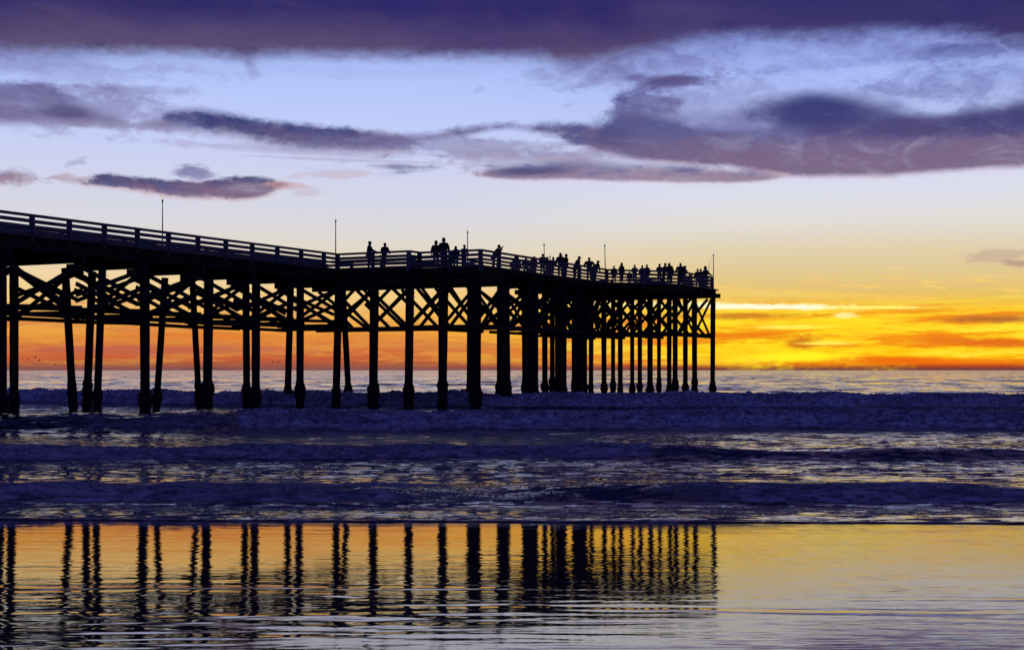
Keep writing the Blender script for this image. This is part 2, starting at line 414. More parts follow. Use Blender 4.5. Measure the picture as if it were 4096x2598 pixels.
def grid_mesh(name, X, Y, Z, mat, attrs=None):
    r, c = X.shape
    me = bpy.data.meshes.new(name)
    co_ = np.stack([X, Y, Z], -1).reshape(-1, 3).astype(np.float32)
    idx = np.arange(r*c).reshape(r, c)
    q = np.stack([idx[:-1,:-1], idx[:-1,1:], idx[1:,1:], idx[1:,:-1]], -1).reshape(-1, 4)
    me.vertices.add(len(co_)); me.vertices.foreach_set('co', co_.ravel())
    me.loops.add(q.size); me.loops.foreach_set('vertex_index', q.ravel().astype(np.int32))
    me.polygons.add(len(q)); me.polygons.foreach_set('loop_start', np.arange(0, q.size, 4, dtype=np.int32))
    me.update(calc_edges=True); me.validate()
    me.polygons.foreach_set('use_smooth', np.ones(len(q), dtype=bool))
    for k, v in (attrs or {}).items():
        at = me.attributes.new(k, 'FLOAT', 'POINT'); at.data.foreach_set('value', v.ravel().astype(np.float32))
    return link(name, me, mat)

SLOPE = 0.044
B0 = .845
def beach_z(y):      # steeper at the water's edge, flattening towards the dry beach
    e = np.clip(12.5 - y, 0, 5.0)
    return B0 - SLOPE*np.maximum(y, 12.5) + SLOPE*e - .0007*e*e + .037*np.maximum(7.5 - y, 0)
def shore(x):     # distance of the water's edge
    return 18.45 - 0.145*(x+0.3*0) * 0.9 * 1.0 * 0.55 + 0.16*vnoise(x*.35+5, x*0+2.2) + 0.05*vnoise(x*1.3, x*0+7.7) + .015*vnoise(x*4.1, x*0+3.1)

# ------------------------------------------------------------------ sea
def make_sea():
    rows = np.concatenate([np.arange(16.8, 24, .05), np.arange(24, 36, .08), np.arange(36, 58, .13), np.arange(58, 100, .17),
                           np.geomspace(100, 420, 300), np.geomspace(423, 30000, 150)])
    cols = np.concatenate([np.linspace(-1.3, -.42, 70)[:-1], np.linspace(-.42, .42, 760), np.linspace(.42, 1.3, 70)[1:]])
    D, T = np.meshgrid(rows, cols, indexing='ij')
    X = D * T
    base = np.interp(D, [16, 19, 21, 28, 36, 45, 55, 70, 84, 96, 130, 30000], [.02, .02, .0, .04, .0, -.05, -.15, -.40, -.52, -.3, 0, 0])
    z = base.copy()
    foam = np.zeros_like(z)
    def wave(c, h, fr, bk, foamx, fa=0.0, tail=3.0, lump=.1, lscale=1.0, toe=None):
        nonlocal z, foam
        q = D - c
        prof = np.where(q < 0, np.exp(-(np.abs(q)/fr)**2.6), np.exp(-(q/bk)**2))
        z = z + h*prof
        fm = foamx * np.where(q < 0, sst(q, -fr*1.5, -fr*1.0), 1 - sst(q, tail*.15, tail))
        n = 1.0-2.2*np.abs(fbm(X*lscale*1.1, D*lscale*1.3, 4, .6)) + .5*fbm(X*lscale*5, D*lscale*5+3, 2, .6)
        n2 = fbm(X*lscale*.5+40, D*lscale*.5+9, 3, .5)
        z = z + foamx*lump*(n*.6+n2*.5)*np.where(q < 0, sst(q, -fr*1.6, -fr*.4), 1 - sst(q, 0, tail))
        foam = np.maximum(foam, fm)
    n1 = vnoise(X*.11, X*0+3.3)
    xw = X*(92/np.maximum(D, 40))
    c1 = 92.2 + .24*np.maximum(-xw-1, 0) - .02*np.maximum(xw, 0) + .7*n1 + .4*vnoise(X*.45, X*0+8)
    wave(c1, .84*(1+.10*vnoise(X*.3, X*0+1)+.06*vnoise(X*1.3, X*0+4)), 2.0, 7.0, np.ones_like(z), tail=3.4, lump=.15, lscale=2.6)
    xb = X*(52/np.maximum(D, 20))
    c2 = 52.0 + 1.2*vnoise(X*.09+9, X*0+12) + .35*vnoise(X*.5, X*0+30)
    fx = sst(xb, -11.0, -8.8)
    hump = np.exp(-((xb+10.2)/2.2)**2)
    wave(c2, .62 + .12*hump - .10*(1-fx) + .05*vnoise(X*.8, X*0+14), 1.7 + 1.6*(1-fx), 6.0, fx, tail=13.0, lump=.085, lscale=3.2)
    xc = X*(32/np.maximum(D, 15))
    c3 = 32.4 + .5*vnoise(X*.13+3, X*0+22) + .15*vnoise(X*.8, X*0+31)
    fx3 = 1 - sst(xc, 2.6, 3.8)
    wave(c3, .24 + .10*np.exp(-((xc-4.0)/.9)**2) + .03*vnoise(X*1.1, X*0+55) - .05*(1-fx3) + .04*vnoise(X*.35+70, X*0+15), 1.0, 3.2, np.maximum(fx3, .22)*np.clip(.85+.35*vnoise(X*.4+19, D*.3), .4, 1), tail=4.5, lump=.042, lscale=4.5)
    c4 = 22.6 + .35*vnoise(X*.2+3, X*0+42) + .1*vnoise(X*1.1, X*0+35) - .02*X
    wave(c4, .16 + .035*vnoise(X*.3+60, X*0+5) + .03*vnoise(X*1.3, X*0+75), .9, 2.2, np.clip(.52 + .38*fbm(X*.45+8, D*.6, 2), .15, .85), tail=2.8, lump=.028, lscale=4.0)
    # minor swell lines out at sea and chop everywhere
    z += .10*np.exp(-((D-118-2*n1)/7)**2) + .14*np.exp(-((D-150+4*n1)/9)**2)*sst(D, 100, 140)
    far = sst(D, 90, 130)
    z += far*.11*fbm(X*.045, D*.10, 4, .55) + (1-far)*.018*fbm(X*.55, D*1.4+5, 4, .6)*sst(D, 20, 32)
    z += .0055*fbm(X*1.5, D*4.2+50, 3, .55)*(1-sst(D, 30, 50))
    far2 = sst(D, 130, 600); z -= z*sst(D, 2500, 6000)
    # swash edge: thin tongue of water lying on the sand
    s = shore(X)
    q = D - s
    edge_z = beach_z(s) + .020*sst(q, -.02, .07) + .004*fbm(X*3, D*6, 2)
    k = sst(q, .3, 2.6)
    inside = edge_z*(1-k) + np.maximum(z, beach_z(D)+.02)*k
    z = np.where(q < -.02, beach_z(D) - .05, inside)
    foam = np.maximum(foam, .55*np.exp(-((q-.05)/.06)**2))
    foam = np.where(q < -.02, 0, foam)
    # thin residual foam veil between the breakers
    veil = np.interp(D, [18, 21, 23, 30, 34, 40, 48, 53, 70, 84, 92, 110], [.06, .08, .42, .04, .48, .66, .60, .88, .74, .6, .5, .0])
    rightish = sst(X/np.maximum(D,1), -.02, .15)
    veil = veil*np.where((D > 33) & (D < 47), 1-.62*rightish, 1.0)
    leftdark = (1 - sst(xb, -13.5, -8.5))*np.exp(-((D-49)/6.0)**2)
    veil = veil*(1-.85*leftdark)
    m = bpy.data.materials.new('sea_water'); m.use_nodes = True
    t = NT(m.node_tree); b = t.n['Principled BSDF']
    tc = t.node('ShaderNodeTexCoord')
    sep = t.node('ShaderNodeSeparateXYZ'); t.l.new(tc.outputs['Object'], sep.inputs[0])
    x, y = E(t, sep.outputs[0]), E(t, sep.outputs[1])
    fa = t.node('ShaderNodeAttribute', attribute_name='foam'); va = t.node('ShaderNodeAttribute', attribute_name='veil')
    fn = t.noise(t.vec(x * 1.3, y * 2.2), 1.4, 6, .65)
    fn2 = t.noise(t.vec(x * .35, y * 1.5), 1.0, 6, .65)
    f1 = t.ss(E(t, fa.outputs['Fac']) * 1.25 + (fn - .5) * 1.0, .35, .75)
    f2 = t.ss(E(t, va.outputs['Fac']) * .8 + (fn2 - .5) * 1.3 + (fn - .5) * .4, .38, .72) * .8
    fm = f1.max(f2)
    dim = t.ss(y, 24., 50., .78, 1.0)
    fine = t.noise(t.vec(x * 2.4, y * 3.4, 2.), 1.8, 8, .72, .6)
    broad = t.noise(t.vec(x * .22, y * .5, 6.), 1.0, 4, .6)
    fcol = t.mix(t.ss(fine * .65 + fn * .35, .40, .60), (.12,.125,.24,1), (.88,.90,1,1))
    fcol = t.mix(t.ss(broad, .38, .60), t.mix(.5, fcol, (.10,.10,.18,1)), fcol)
    fcol = t.mix(dim, (.10,.10,.17,1), fcol)
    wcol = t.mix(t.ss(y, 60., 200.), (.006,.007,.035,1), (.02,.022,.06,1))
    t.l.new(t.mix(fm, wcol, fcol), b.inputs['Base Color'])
    t.l.new((t.ss(fm, 0, 1, .06, .75)).o, b.inputs['Roughness'])
    b.inputs['IOR'].default_value = 1.36
    bn = t.node('ShaderNodeBump'); bn.inputs['Strength'].default_value = 1.0; bn.inputs['Distance'].default_value = 1.0
    fb = t.noise(t.vec(x * 1.0, y * 1.2, 8.), 2.6, 7, .7)
    t.l.new((fm * fb * .40).o, bn.inputs['Height'])
    def cn(sx, sy, det, zz, rough=.55, dist=.4):      # slope field: two independent channels of a noise
        nd = t.node('ShaderNodeTexNoise'); t.put(nd.inputs['Vector'], t.vec(x * sx, y * sy, zz))
        nd.inputs['Scale'].default_value = 1; nd.inputs['Detail'].default_value = det; nd.inputs['Roughness'].default_value = rough; nd.inputs['Distortion'].default_value = dist
        sp = t.node('ShaderNodeSeparateColor'); t.l.new(nd.outputs['Color'], sp.inputs[0])
        return E(t, sp.outputs[0]) - .5, E(t, sp.outputs[1]) - .5
    a0, b0 = cn(2.4, 5.0, 4, 1., .6)      # ripples a hand wide
    a1, b1 = cn(.62, 1.0, 4, 5., .6)      # wavelets
    a2, b2 = cn(.22, .13, 4, 9., .6)      # chop at sea
    a3, b3 = cn(.05, .022, 3, 14.)
    k0 = t.ss(y, 22., 70., .16, .32); k1 = t.ss(y, 22., 80., .22, .46); k2 = t.ss(y, 55., 120., .0, .46); k3 = t.ss(y, 100., 220., 0., .30)
    pl = t.ss(b0 * 1.0 + b1 * .7, -.035, .055) * t.ss(y, 75., 45., 0., 1.0)
    sy_ = pl * (-.26) + .045 * t.ss(y, 75., 45.) + b0 * k0 + b1 * k1 + b2 * k2 + b3 * k3
    sx_ = (a0 * k0 + a1 * k1 + a2 * k2) * .6
    tiltv = t.vec(sx_, sy_ - t.ss(y, 20., 150., .028, .055), 0.0)
    va1 = t.node('ShaderNodeVectorMath', operation='ADD'); t.l.new(bn.outputs[0], va1.inputs[0]); t.l.new(tiltv, va1.inputs[1])
    vn = t.node('ShaderNodeVectorMath', operation='NORMALIZE'); t.l.new(va1.outputs[0], vn.inputs[0])
    t.l.new(vn.outputs[0], b.inputs['Normal'])
    o = grid_mesh('sea', X, D, z, m, {'foam': foam, 'veil': veil})
    tag(o, kind='structure')
make_sea()

# ------------------------------------------------------------------ wet beach
def make_beach():
    rows = np.concatenate([np.linspace(-120, 0, 30)[:-1], np.linspace(0, 6, 40)[:-1], np.arange(6, 19.7, .0145), np.linspace(19.7, 24, 20)[1:]])
    cols = np.concatenate([np.linspace(-120, -9, 60)[:-1], np.linspace(-9, 9, 460), np.linspace(9, 120, 60)[1:]])
    Y, X = np.meshgrid(rows, cols, indexing='ij')
    z = beach_z(Y)
    z = np.where(Y < 0, beach_z(np.zeros_like(Y)) + (-Y)*.03, z)
    def y_at(row2407, col=1203):      # distance at which the sand shows on that row of the photograph
        a = (row2407*K - HOR)/F; lo, hi = 4.0, 22.0
        for _ in range(40):
            mid = (lo+hi)/2
            if (2.0 - float(beach_z(mid)))/mid > a: lo = mid
            else: hi = mid
        return lo
    inn = sst(Y, 5, 7)*(1-sst(Y, 18.2, 19.5))
    T = X/np.maximum(Y, 1)*F + 2048      # across, for laying the ripple trains roughly where they lie
    rip = np.zeros_like(z)
    def train(y0, slope, curv, width, lam, amp, x0, x1, soft=1.2, ph=0.):
        nonlocal rip
        c = y0 + slope*X + curv*X*X + .17*vnoise(X*.45+ph*3, X*0+ph) + .05*vnoise(X*1.7+ph, X*0+5+ph) + .015*vnoise(X*5+ph, X*0+9+ph)
        q = Y - c
        lx = lam*(1+.22*vnoise(X*.35+ph*7, Y*.8))
        env = np.exp(-(q/width)**2)*sst(X, x0-soft, x0+soft)*(1-sst(X, x1-soft, x1+soft))
        env = env*(.35+.85*sst(vnoise(X*.8+ph*11, Y*2.6+ph), -.45, .45))
        rip += amp*env*np.cos(2*np.pi*q/lx + 1.3*vnoise(X*.7+ph, Y*1.5))
    train(y_at(1306), .0, .010, .13, .36, .0014, -1.0, 2.6, 1.0, 1.)
    train(y_at(1346), .02, .012, .15, .27, .0016, .6, 2.8, 0.8, 2.)
    train(y_at(1385), .02, .006, .24, .30, .0019, -9, 0.2, 1.8, 3.)
    train(y_at(1403), -.07, .004, .13, .30, .0026, -2.6, 9, 1.6, 4.)
    train(y_at(1425), -.045, .0, .15, .34, .0024, -.6, 3.4, 1.2, 5.)
    rip *= .8
    train(y_at(1446), -.05, .0, .14, .34, .0012, -9, -1.2, 1.2, 6.)
    train(y_at(1492), -.03, .0, .14, .26, .0008, -9, .8, 1.4, 7.)
    train(y_at(1345), -.05, .0, .30, .30, .0005, 3.0, 9, 1.2, 8.)
    train(y_at(1455), -.04, .0, .40, .36, .0007, 2.2, 9, 1.2, 9.)
    # fine irregular ripples, more of them close by and to the left
    A = np.interp(Y, [6, 7.6, 8.6, 9.6, 10.5, 12.5, 15, 18.5], [.0015, .0015, .0014, .0011, .0009, .00045, .00024, .00020])
    A = A*(1-.78*sst(T, 2500, 3100))*(.45+.9*sst(vnoise(X*.5+3, Y*.9), -.5, .5))
    rip += A*fbm(X*1.3+.6*vnoise(X*.7, Y*1.1), Y*4.2, 3, .55)
    rip += .00012*fbm(X*5.0, Y*14, 2, .5)*(1-.5*sst(T, 2750, 3200))*(1+1.2*np.exp(-((Y-12.3)/1.6)**2)*sst(X,-4,-1))
    z = z + rip*inn
    m = bpy.data.materials.new('wet_sand'); m.use_nodes = True
    t = NT(m.node_tree); b = t.n['Principled BSDF']
    tc = t.node('ShaderNodeTexCoord')
    n = t.noise(tc.outputs['Object'], 3.0, 5, .6)
    t.l.new(t.mix(t.ss(n, .3, .7), (.030,.026,.030,1), (.050,.042,.045,1)), b.inputs['Base Color'])
    b.inputs['IOR'].default_value = 3.8
    sep = t.node('ShaderNodeSeparateXYZ'); t.l.new(tc.outputs['Object'], sep.inputs[0])
    x, y = E(t, sep.outputs[0]), E(t, sep.outputs[1])
    w0 = t.noise(t.vec(x * 3.5, y * 16), 1.0, 3, .55)
    w1 = t.noise(t.vec(x * 11, y * 30), 1.0, 2, .5)
    rgh = t.ss(t.noise(t.vec(x * .4, y * 1.2, 4.), 1.0, 3, .5), .35, .65, .015, .04)
    t.l.new(rgh.o, b.inputs['Roughness'])
    patch = t.ss(t.noise(t.vec(x * .35, y * .9), 1.0, 3, .5), .42, .62, .25, 1.0)
    h = (w0 * .00055 + w1 * .00018) * patch * t.ss(y, 17., 10., .55, 1.0)
    bn = t.node('ShaderNodeBump'); bn.inputs['Strength'].default_value = 1.0; bn.inputs['Distance'].default_value = 1.0
    t.l.new(h.o, bn.inputs['Height'])
    # hair-fine cross ripples, too small to see one by one: they stretch the mirror image up and down
    f1 = t.noise(t.vec(x * 3.0, y * 70, 3.), 1.0, 3, .6) - .5
    f2 = t.noise(t.vec(x * 5.5, y * 9.0, 6.), 1.0, 3, .6) - .5
    f3 = t.noise(t.vec(x * .55, y * 2.4, 8.), 1.0, 4, .6) - .5
    kk = t.ss(x / y, .02, .26, .013, .18) * t.ss(f3, -.10, .12, .55, 1.3)
    tv = t.vec(f2 * .075, f1 * kk + f3 * .016 - t.ss(x / y, .10, .30, .0, 1.0) * t.ss(y, 14.5, 9., .012, .019), 0.0)
    va1 = t.node('ShaderNodeVectorMath', operation='ADD'); t.l.new(bn.outputs[0], va1.inputs[0]); t.l.new(tv, va1.inputs[1])
    vn = t.node('ShaderNodeVectorMath', operation='NORMALIZE'); t.l.new(va1.outputs[0], vn.inputs[0])
    t.l.new(vn.outputs[0], b.inputs['Normal'])
    o = grid_mesh('beach', X, Y, z, m)
    tag(o, kind='structure')
make_beach()

# ------------------------------------------------------------------ pier frame of reference
OX, OY = -24.2, 66.5
UX, UY = .458, .889
NX, NY = .889, -.458
def P(t, w, z=0.0): return Vector((OX + t*UX + w*NX, OY + t*UY + w*NY, z))
def w_at(px, t):      # w on the line t = const that shows in photo column px (2407 scale)
    r = (px*K - 2048)/F
    return (r*(OY + t*UY) - OX - t*UX)/(NX - r*NY)
def t_at(px, w):
    r = (px*K - 2048)/F
    return (r*(OY + w*NY) - OX - w*NX)/(UX - r*UY)
Z_RAIL, Z_DECK, Z_STR, Z_CAP, Z_WAL = 9.5, 8.47, 7.78, 7.38, 4.65
Z_STR2, Z_CAP2 = 8.10, 7.76          # shallower timbers under the wide end

pier = empty('pier', P(30, 4, 0))
tag(pier, 'long dark timber pier on barnacled piles, with painted board railings, running out over the surf', 'pier')
pier_inv = Matrix.Translation(-pier.location)
def part(mb, name, mat, parent=None, smooth=False):
    o = mb.build(name, mat, None, smooth)
    o.data.transform(pier_inv)
    o.parent = parent or pier
    return o

OUT = [(-45,0),(28.2,0),(28.2,5.4),(29.5,5.4),(29.5,9.8),(49,9.8),(53.3,13.9),(60.7,13.9),(60.7,3),(48,3),(48,5.3),(33,5.3),(33,-4.5),(-45,-4.5)]
# deck: rectangles of cross boards
def deck():
    mb = MB(); rnd = random.Random(3)
    def w_range(t):
        if t < 28.2: return (-4.5, 0)
        if t < 29.5: return (-4.5, 5.4)
        if t < 33: return (-4.5, 9.8)
        if t < 48: return (5.3, 9.8)
        if t < 49: return (3, 9.8)
        if t < 53.3: return (3, 9.8 + 4.1*(t-49)/4.3)
        return (3, 13.9)
    t = -45.0
    while t < 60.95:
        step = .235
        tm = min(t + .1, 60.6)
        a, b = w_range(tm)
        a -= .22 + rnd.uniform(0, .05); b += (.22 if t < 59.8 else .5) + rnd.uniform(0, .07)
        th = .09
        z1 = Z_DECK + rnd.uniform(-.008, .008); z0 = z1 - th
        pts = [P(t, a, z0), P(t+step-.012, a, z0), P(t+step-.012, b, z0), P(t, b, z0), P(t, a, z1), P(t+step-.012, a, z1), P(t+step-.012, b, z1), P(t, b, z1)]
        mb.hexa([pts[0], pts[3], pts[2], pts[1], pts[4], pts[7], pts[6], pts[5]])
        t += step
    part(mb, 'deck', M_deck)
deck()

def stringer(t0, t1, w, zs=Z_STR):
    mb = MB(); z1 = Z_DECK - .10
    mb.beam(P(t0, w, (z1+zs)/2), P(t1, w, (z1+zs)/2), .20, z1 - zs)
    part(mb, 'stringer', M_timber)
for w in (-4.4, -3.3, -2.2, -1.1, -.1): stringer(-45, 32.9, w)
for w in (5.5, 6.6, 7.7, 8.7, 9.7): stringer(29.6, 33.2, w); stringer(33.2, 60.6, w, Z_STR2)
for w in (.9, 2.0, 3.1, 4.2, 5.3): stringer(28.3, 32.9, w)
for w in (3.1, 4.3): stringer(48, 60.6, w, Z_STR2)
for w, t0 in ((11.0, 50.4), (12.3, 51.8), (13.7, 53.4)): stringer(t0, 61.0, w, Z_STR2)
# header fascia boards on the stepped edges
for (a, b) in (((28.22,-.1),(28.22,5.4)), ((29.52,5.4),(29.52,9.8)), ((49,9.72),(53.3,13.82)), ((60.72,3),(60.72,14.3))):
    mb = MB(); mb.beam(P(*a, Z_DECK-.29), P(*b, Z_DECK-.29), .12, .37); part(mb, 'fascia_board', M_timber)

# piles -----------------------------------------------------------
# (column at water, column under deck, line kind, value, diameter)
PILES = [
 (4,  3,'w',-.35,.50), (33, 33,'w',-4.2,.46), (172,153,'t',8.2,.42), (204,217,'w',-4.2,.44), (228,241,'w',-.35,.40),
 (341,340,'w',-.35,.54), (368,388,'w',-4.2,.40), (468,452,'w',-4.2,.38), (487,491,'w',-.35,.56), (580,578,'w',-4.2,.46), (601,602,'w',-.35,.52),
 (676,683,'w',-4.2,.46), (705,706,'w',-.35,.48), (790,796,'t',28.45,.50), (820,806,'t',32.7,.42),
 (877,880,'t',28.45,.58), (879,882,'t',32.7,.50), (960,964,'t',28.45,.54), (961,966,'t',32.7,.46),
 (1040,1040,'t',29.8,.54), (1042,1046,'t',32.7,.46),
 (1104,1106,'t',33.4,.44), (1121,1122,'t',29.8,.50), (1113,1112,'t',31.6,.42),
 (1175,1176,'t',37.2,.46), (1178,1186,'t',33.4,.40), (1193,1190,'w',9.4,.42),
 (1233,1232,'t',41.2,.36), (1245,1246,'t',37.2,.40), (1258,1258,'w',9.4,.44), (1240,1240,'t',44.8,.36),
 (1281,1280,'t',45.0,.42), (1298,1298,'t',48.4,.38), (1311,1311,'w',9.4,.42), (1319,1320,'t',45.0,.40), (1326,1326,'t',41.2,.36),
 (1350,1350,'t',48.4,.42), (1361,1360,'w',9.4,.44), (1374,1374,'t',53.0,.42), (1366,1364,'t',56.8,.36),
 (1389,1390,'t',53.0,.38), (1420,1419,'w',9.4,.40), (1441,1441,'t',60.4,.36), (1458,1458,'t',53.0,.40), (1486,1486,'t',60.4,.36),
 (1504,1504,'t',53.0,.36), (1528,1528,'t',56.8,.46), (1549,1549,'t',60.4,.34), (1573,1573,'t',56.8,.38), (1587,1587,'t',53.2,.40),
 (1611,1611,'t',60.4,.40), (1633,1632,'t',56.8,.42), (1675,1676,'t',60.4,.40),
]
# bents nearer the shore, out of the picture to the left
for tb in (-3.8, -8.4, -13., -17.6, -22.2, -26.8, -31.4, -36., -40.6):
    for w in (-.35, -4.2): PILES.append((None, None, tb, w, .46))
rp = random.Random(5)
ROWS = []
for (pb, pt, kd, val, dia) in PILES:
    if pb is None:
        tb, wb, tt, wt = kd, val, kd, val
    elif kd == 'w':
        tt = t_at(pt, val); wt = val
        D = P(tt, wt).y; wb = val; tb = t_at(pb, val)
        # a lean shows as a shift across the view; take it across the pier instead of along it
        tb = tt; wb = w_at(pb, tt)
    else:
        tt = tb = val; wt = w_at(pt, val); wb = w_at(pb, val)
    ZC = Z_CAP2 if tt > 33.2 else Z_CAP
    top = P(tt, wt, ZC); bot = P(tb, wb, 0.0)
    ax = (top - bot)/ZC
    foot = bot + ax*(-1.3)
    r = dia/2
    mb = MB()
    L = 14
    mb.lathe(foot, top + Vector((0,0,.03)), [(i/L, r*(.93 + .07*(i/L) + rp.uniform(-.015,.03))) for i in range(L+1)], 14, .02, rp)
    # bolts and stubs where braces meet
    for zz in (Z_WAL+.1, ZC-.5):
        c = bot + ax*zz
        mb.beam(c - Vector((r+.10,0,0)), c + Vector((r+.10,0,0)), .03, .03)
    po = part(mb, 'pile', M_pile, None, True)
    # barnacle crust
    zt = rp.uniform(.85, 1.5); bk = rp.uniform(.05, .34); bo = rp.uniform(.25, .7)
    rad = []; NN = 22
    for i in range(NN+1):
        f = i/NN; zz = -1.0 + (zt+1.0)*f
        bulge = 1.16 + bk*math.exp(-((zz-(zt-bo))/.30)**2) + .10*math.sin(zz*5.1+tt*3) + .06*math.sin(zz*11+tt*7) + rp.uniform(-.06,.08)
        if f > .93: bulge = 1.07
        rad.append((f, r*bulge))
    mb = MB(); mb.lathe(bot + ax*(-1.0), bot + ax*zt, rad, 16, .15, rp)
    part(mb, 'barnacle_crust', M_crust, po, False)
    ROWS.append(dict(t=tt, w=wt, tb=tb, wb=wb, ax=ax, bot=bot, r=r))
def on(p, z): return p['bot'] + p['ax']*z

# cap beams: one per bent, under the stringers
zc = (Z_STR + Z_CAP)/2
def cap(t, w0, w1):
    a, b = (Z_STR2, Z_CAP2) if t > 33.2 else (Z_STR, Z_CAP)
    mb = MB(); mb.beam(P(t, w0, (a+b)/2), P(t, w1, (a+b)/2), .36, a - b); part(mb, 'cap_beam', M_timber)
BENTS = [.6, 5.4, 9.9, 14.6, 19.2, 23.6]
for t in BENTS + [-3.8, -8.4, -13., -17.6, -22.2, -26.8, -31.4, -36., -40.6]: cap(t, -5.1, .35)
cap(28.45, -5.0, 6.0); cap(32.7, -5.0, 10.2); cap(29.95, 5.2, 10.3)
for t in (37.2, 41.2, 45.0): cap(t, 4.9, 10.3)
cap(48.4, 2.6, 10.4); cap(53.1, 2.6, 14.4); cap(56.8, 2.6, 14.5); cap(60.4, 2.6, 14.75)

# horizontal walers and cross braces -------------------------------
rb = random.Random(9)
BR = []
def hbeam(a, b, w=.12, h=.24):
    mb = MB(); mb.beam(a, b, w, h); return mb
def off(p, q, dt=0, dw=0):
    o = Vector((UX*dt + NX*dw, UY*dt + NY*dw, 0)); return p+o, q+o
def brace(a, b, w=.09, h=.21):
    d = (b-a).normalized(); e = rb.uniform(.1, .35)
    mb = MB(); mb.beam(a - d*e, b + d*rb.uniform(.1, .35), w, h); BR.append(((a+b)/2, mb))
ZT = Z_CAP - .12; ZB = Z_WAL + .22
def long_x(w, t0, t1, side=.3, both=True, zt=ZT, zb=ZB):
    if t0 < 4 or 28 < t0 < 36 or t0 > 48:
        if t0 > 33: zt += .3
        brace(P(t0, w+side, zt), P(t1, w+side, zb))
        if both: brace(P(t0, w+side+.12, zb), P(t1, w+side+.12, zt))
        return
    if t0 > 33: zt += .3
    m1 = zt - (zt-zb)*.60; m2 = zb + (zt-zb)*.60
    s2 = side + .12
    brace(P(t0, w+side, zt), P(t1, w+side, m1)); brace(P(t0, w+side, m2), P(t1, w+side, zb))
    if both:
        brace(P(t0, w+s2, m1), P(t1, w+s2, zt)); brace(P(t0, w+s2, zb), P(t1, w+s2, m2))
def tran_x(t, w0, w1, side=.3, both=True, zt=ZT, zb=ZB):
    if t > 33.2: zt += .3
    brace(P(t-side, w0, zt), P(t-side, w1, zb))
    if both: brace(P(t+side, w0, zb), P(t+side, w1, zt))
    if both == 2:
        mz = (zt+zb)/2
        brace(P(t-side, w0, mz), P(t-side, (w0+w1)/2, zb)); brace(P(t+side, (w0+w1)/2, zt), P(t+side, w1, mz))
        brace(P(t+side, w0, mz), P(t+side, (w0+w1)/2, zt))
allb = [-8.4, -3.8] + BENTS + [28.45]
for i in range(len(allb)-1):
    t0, t1 = allb[i], allb[i+1]
    long_x(-.35, t0, t1, .28); long_x(-4.2, t0, t1, -.28)
    tran_x(t1, -4.3, -.2)
    brace(P(t0, -.2, ZB+.12), P(t1, -4.3, ZB+.06), .09, .2); brace(P(t0, -4.3, ZB+.34), P(t1, -.2, ZB+.28), .09, .2)
    # secondary parallel braces seen doubled in the picture
    if t1 > 5: brace(P(t1-.45, -4.3, ZT-.1), P(t1-.45, -.2, ZB+.75))
for a, b in (((28.45,-.3),(28.45,2.4)), ((28.45,2.4),(28.45,5.2)), ((29.8,5.2),(29.8,7.4)), ((29.8,7.4),(29.8,9.5)), ((32.7,-4.2),(32.7,-.5)), ((32.7,-.5),(32.7,2.4)), ((32.7,2.4),(32.7,5.0)), ((32.7,5.),(32.7,7.4)), ((32.7,7.4),(32.7,9.4))):
    tran_x(a[0], a[1], b[1], .3, 2 if (a[0] < 32 and a[1] < 5) else 1)
for w in (-.4, 2.4, 5.2): brace(P(28.5, w+.2, ZB), P(32.6, w+.2, ZT)); 
for t in (37.2, 41.2, 45.0): tran_x(t, 5.5, 9.4); 
for i, t in enumerate((29.8, 33.4, 37.2, 41.2, 45.0, 48.4)[:-1]):
    t1 = (29.8, 33.4, 37.2, 41.2, 45.0, 48.4)[i+1]
    brace(P(t, 9.75, ZB-.1), P(t1, 9.75, ZT+.5), .09, .24)
    long_x(9.4, t, t1, -.3, i > 1); long_x(5.6, t, t1, -.2, i > 1)
for t in (48.4, 53.0, 56.8, 60.4):
    ws = (3.2, 5.8, 8.6, 9.6) if t == 48.4 else (3.2, 5.8, 8.5, 11.1, 13.5)
    for a, b in zip(ws[:-1], ws[1:]): tran_x(t, a, b, .28)
for w in (3.3, 6.0, 9.4, 13.6):
    ts = (48.4, 53.0, 56.8, 60.4) if w < 13 else (53.2, 56.8, 60.4)
    for a, b in zip(ts[:-1], ts[1:]): long_x(w, a, b, .25)
BR.sort(key=lambda e: e[0].y)
cam_p = Vector((0, 0, 2))
vis = [b for b in BR if abs(b[0].x/b[0].y) < .40]
hid = [b for b in BR if not abs(b[0].x/b[0].y) < .40]
vis.sort(key=lambda e: (e[0]-cam_p).length)
for c, mb in vis[:100]: part(mb, 'cross_brace', M_timber)
rest = MB()
for c, mb in vis[100:] + hid:
    k = len(rest.v); rest.v += mb.v; rest.f += [tuple(i+k for i in f) for f in mb.f]
tag(part(rest, 'cross_braces', M_timber), kind='stuff')

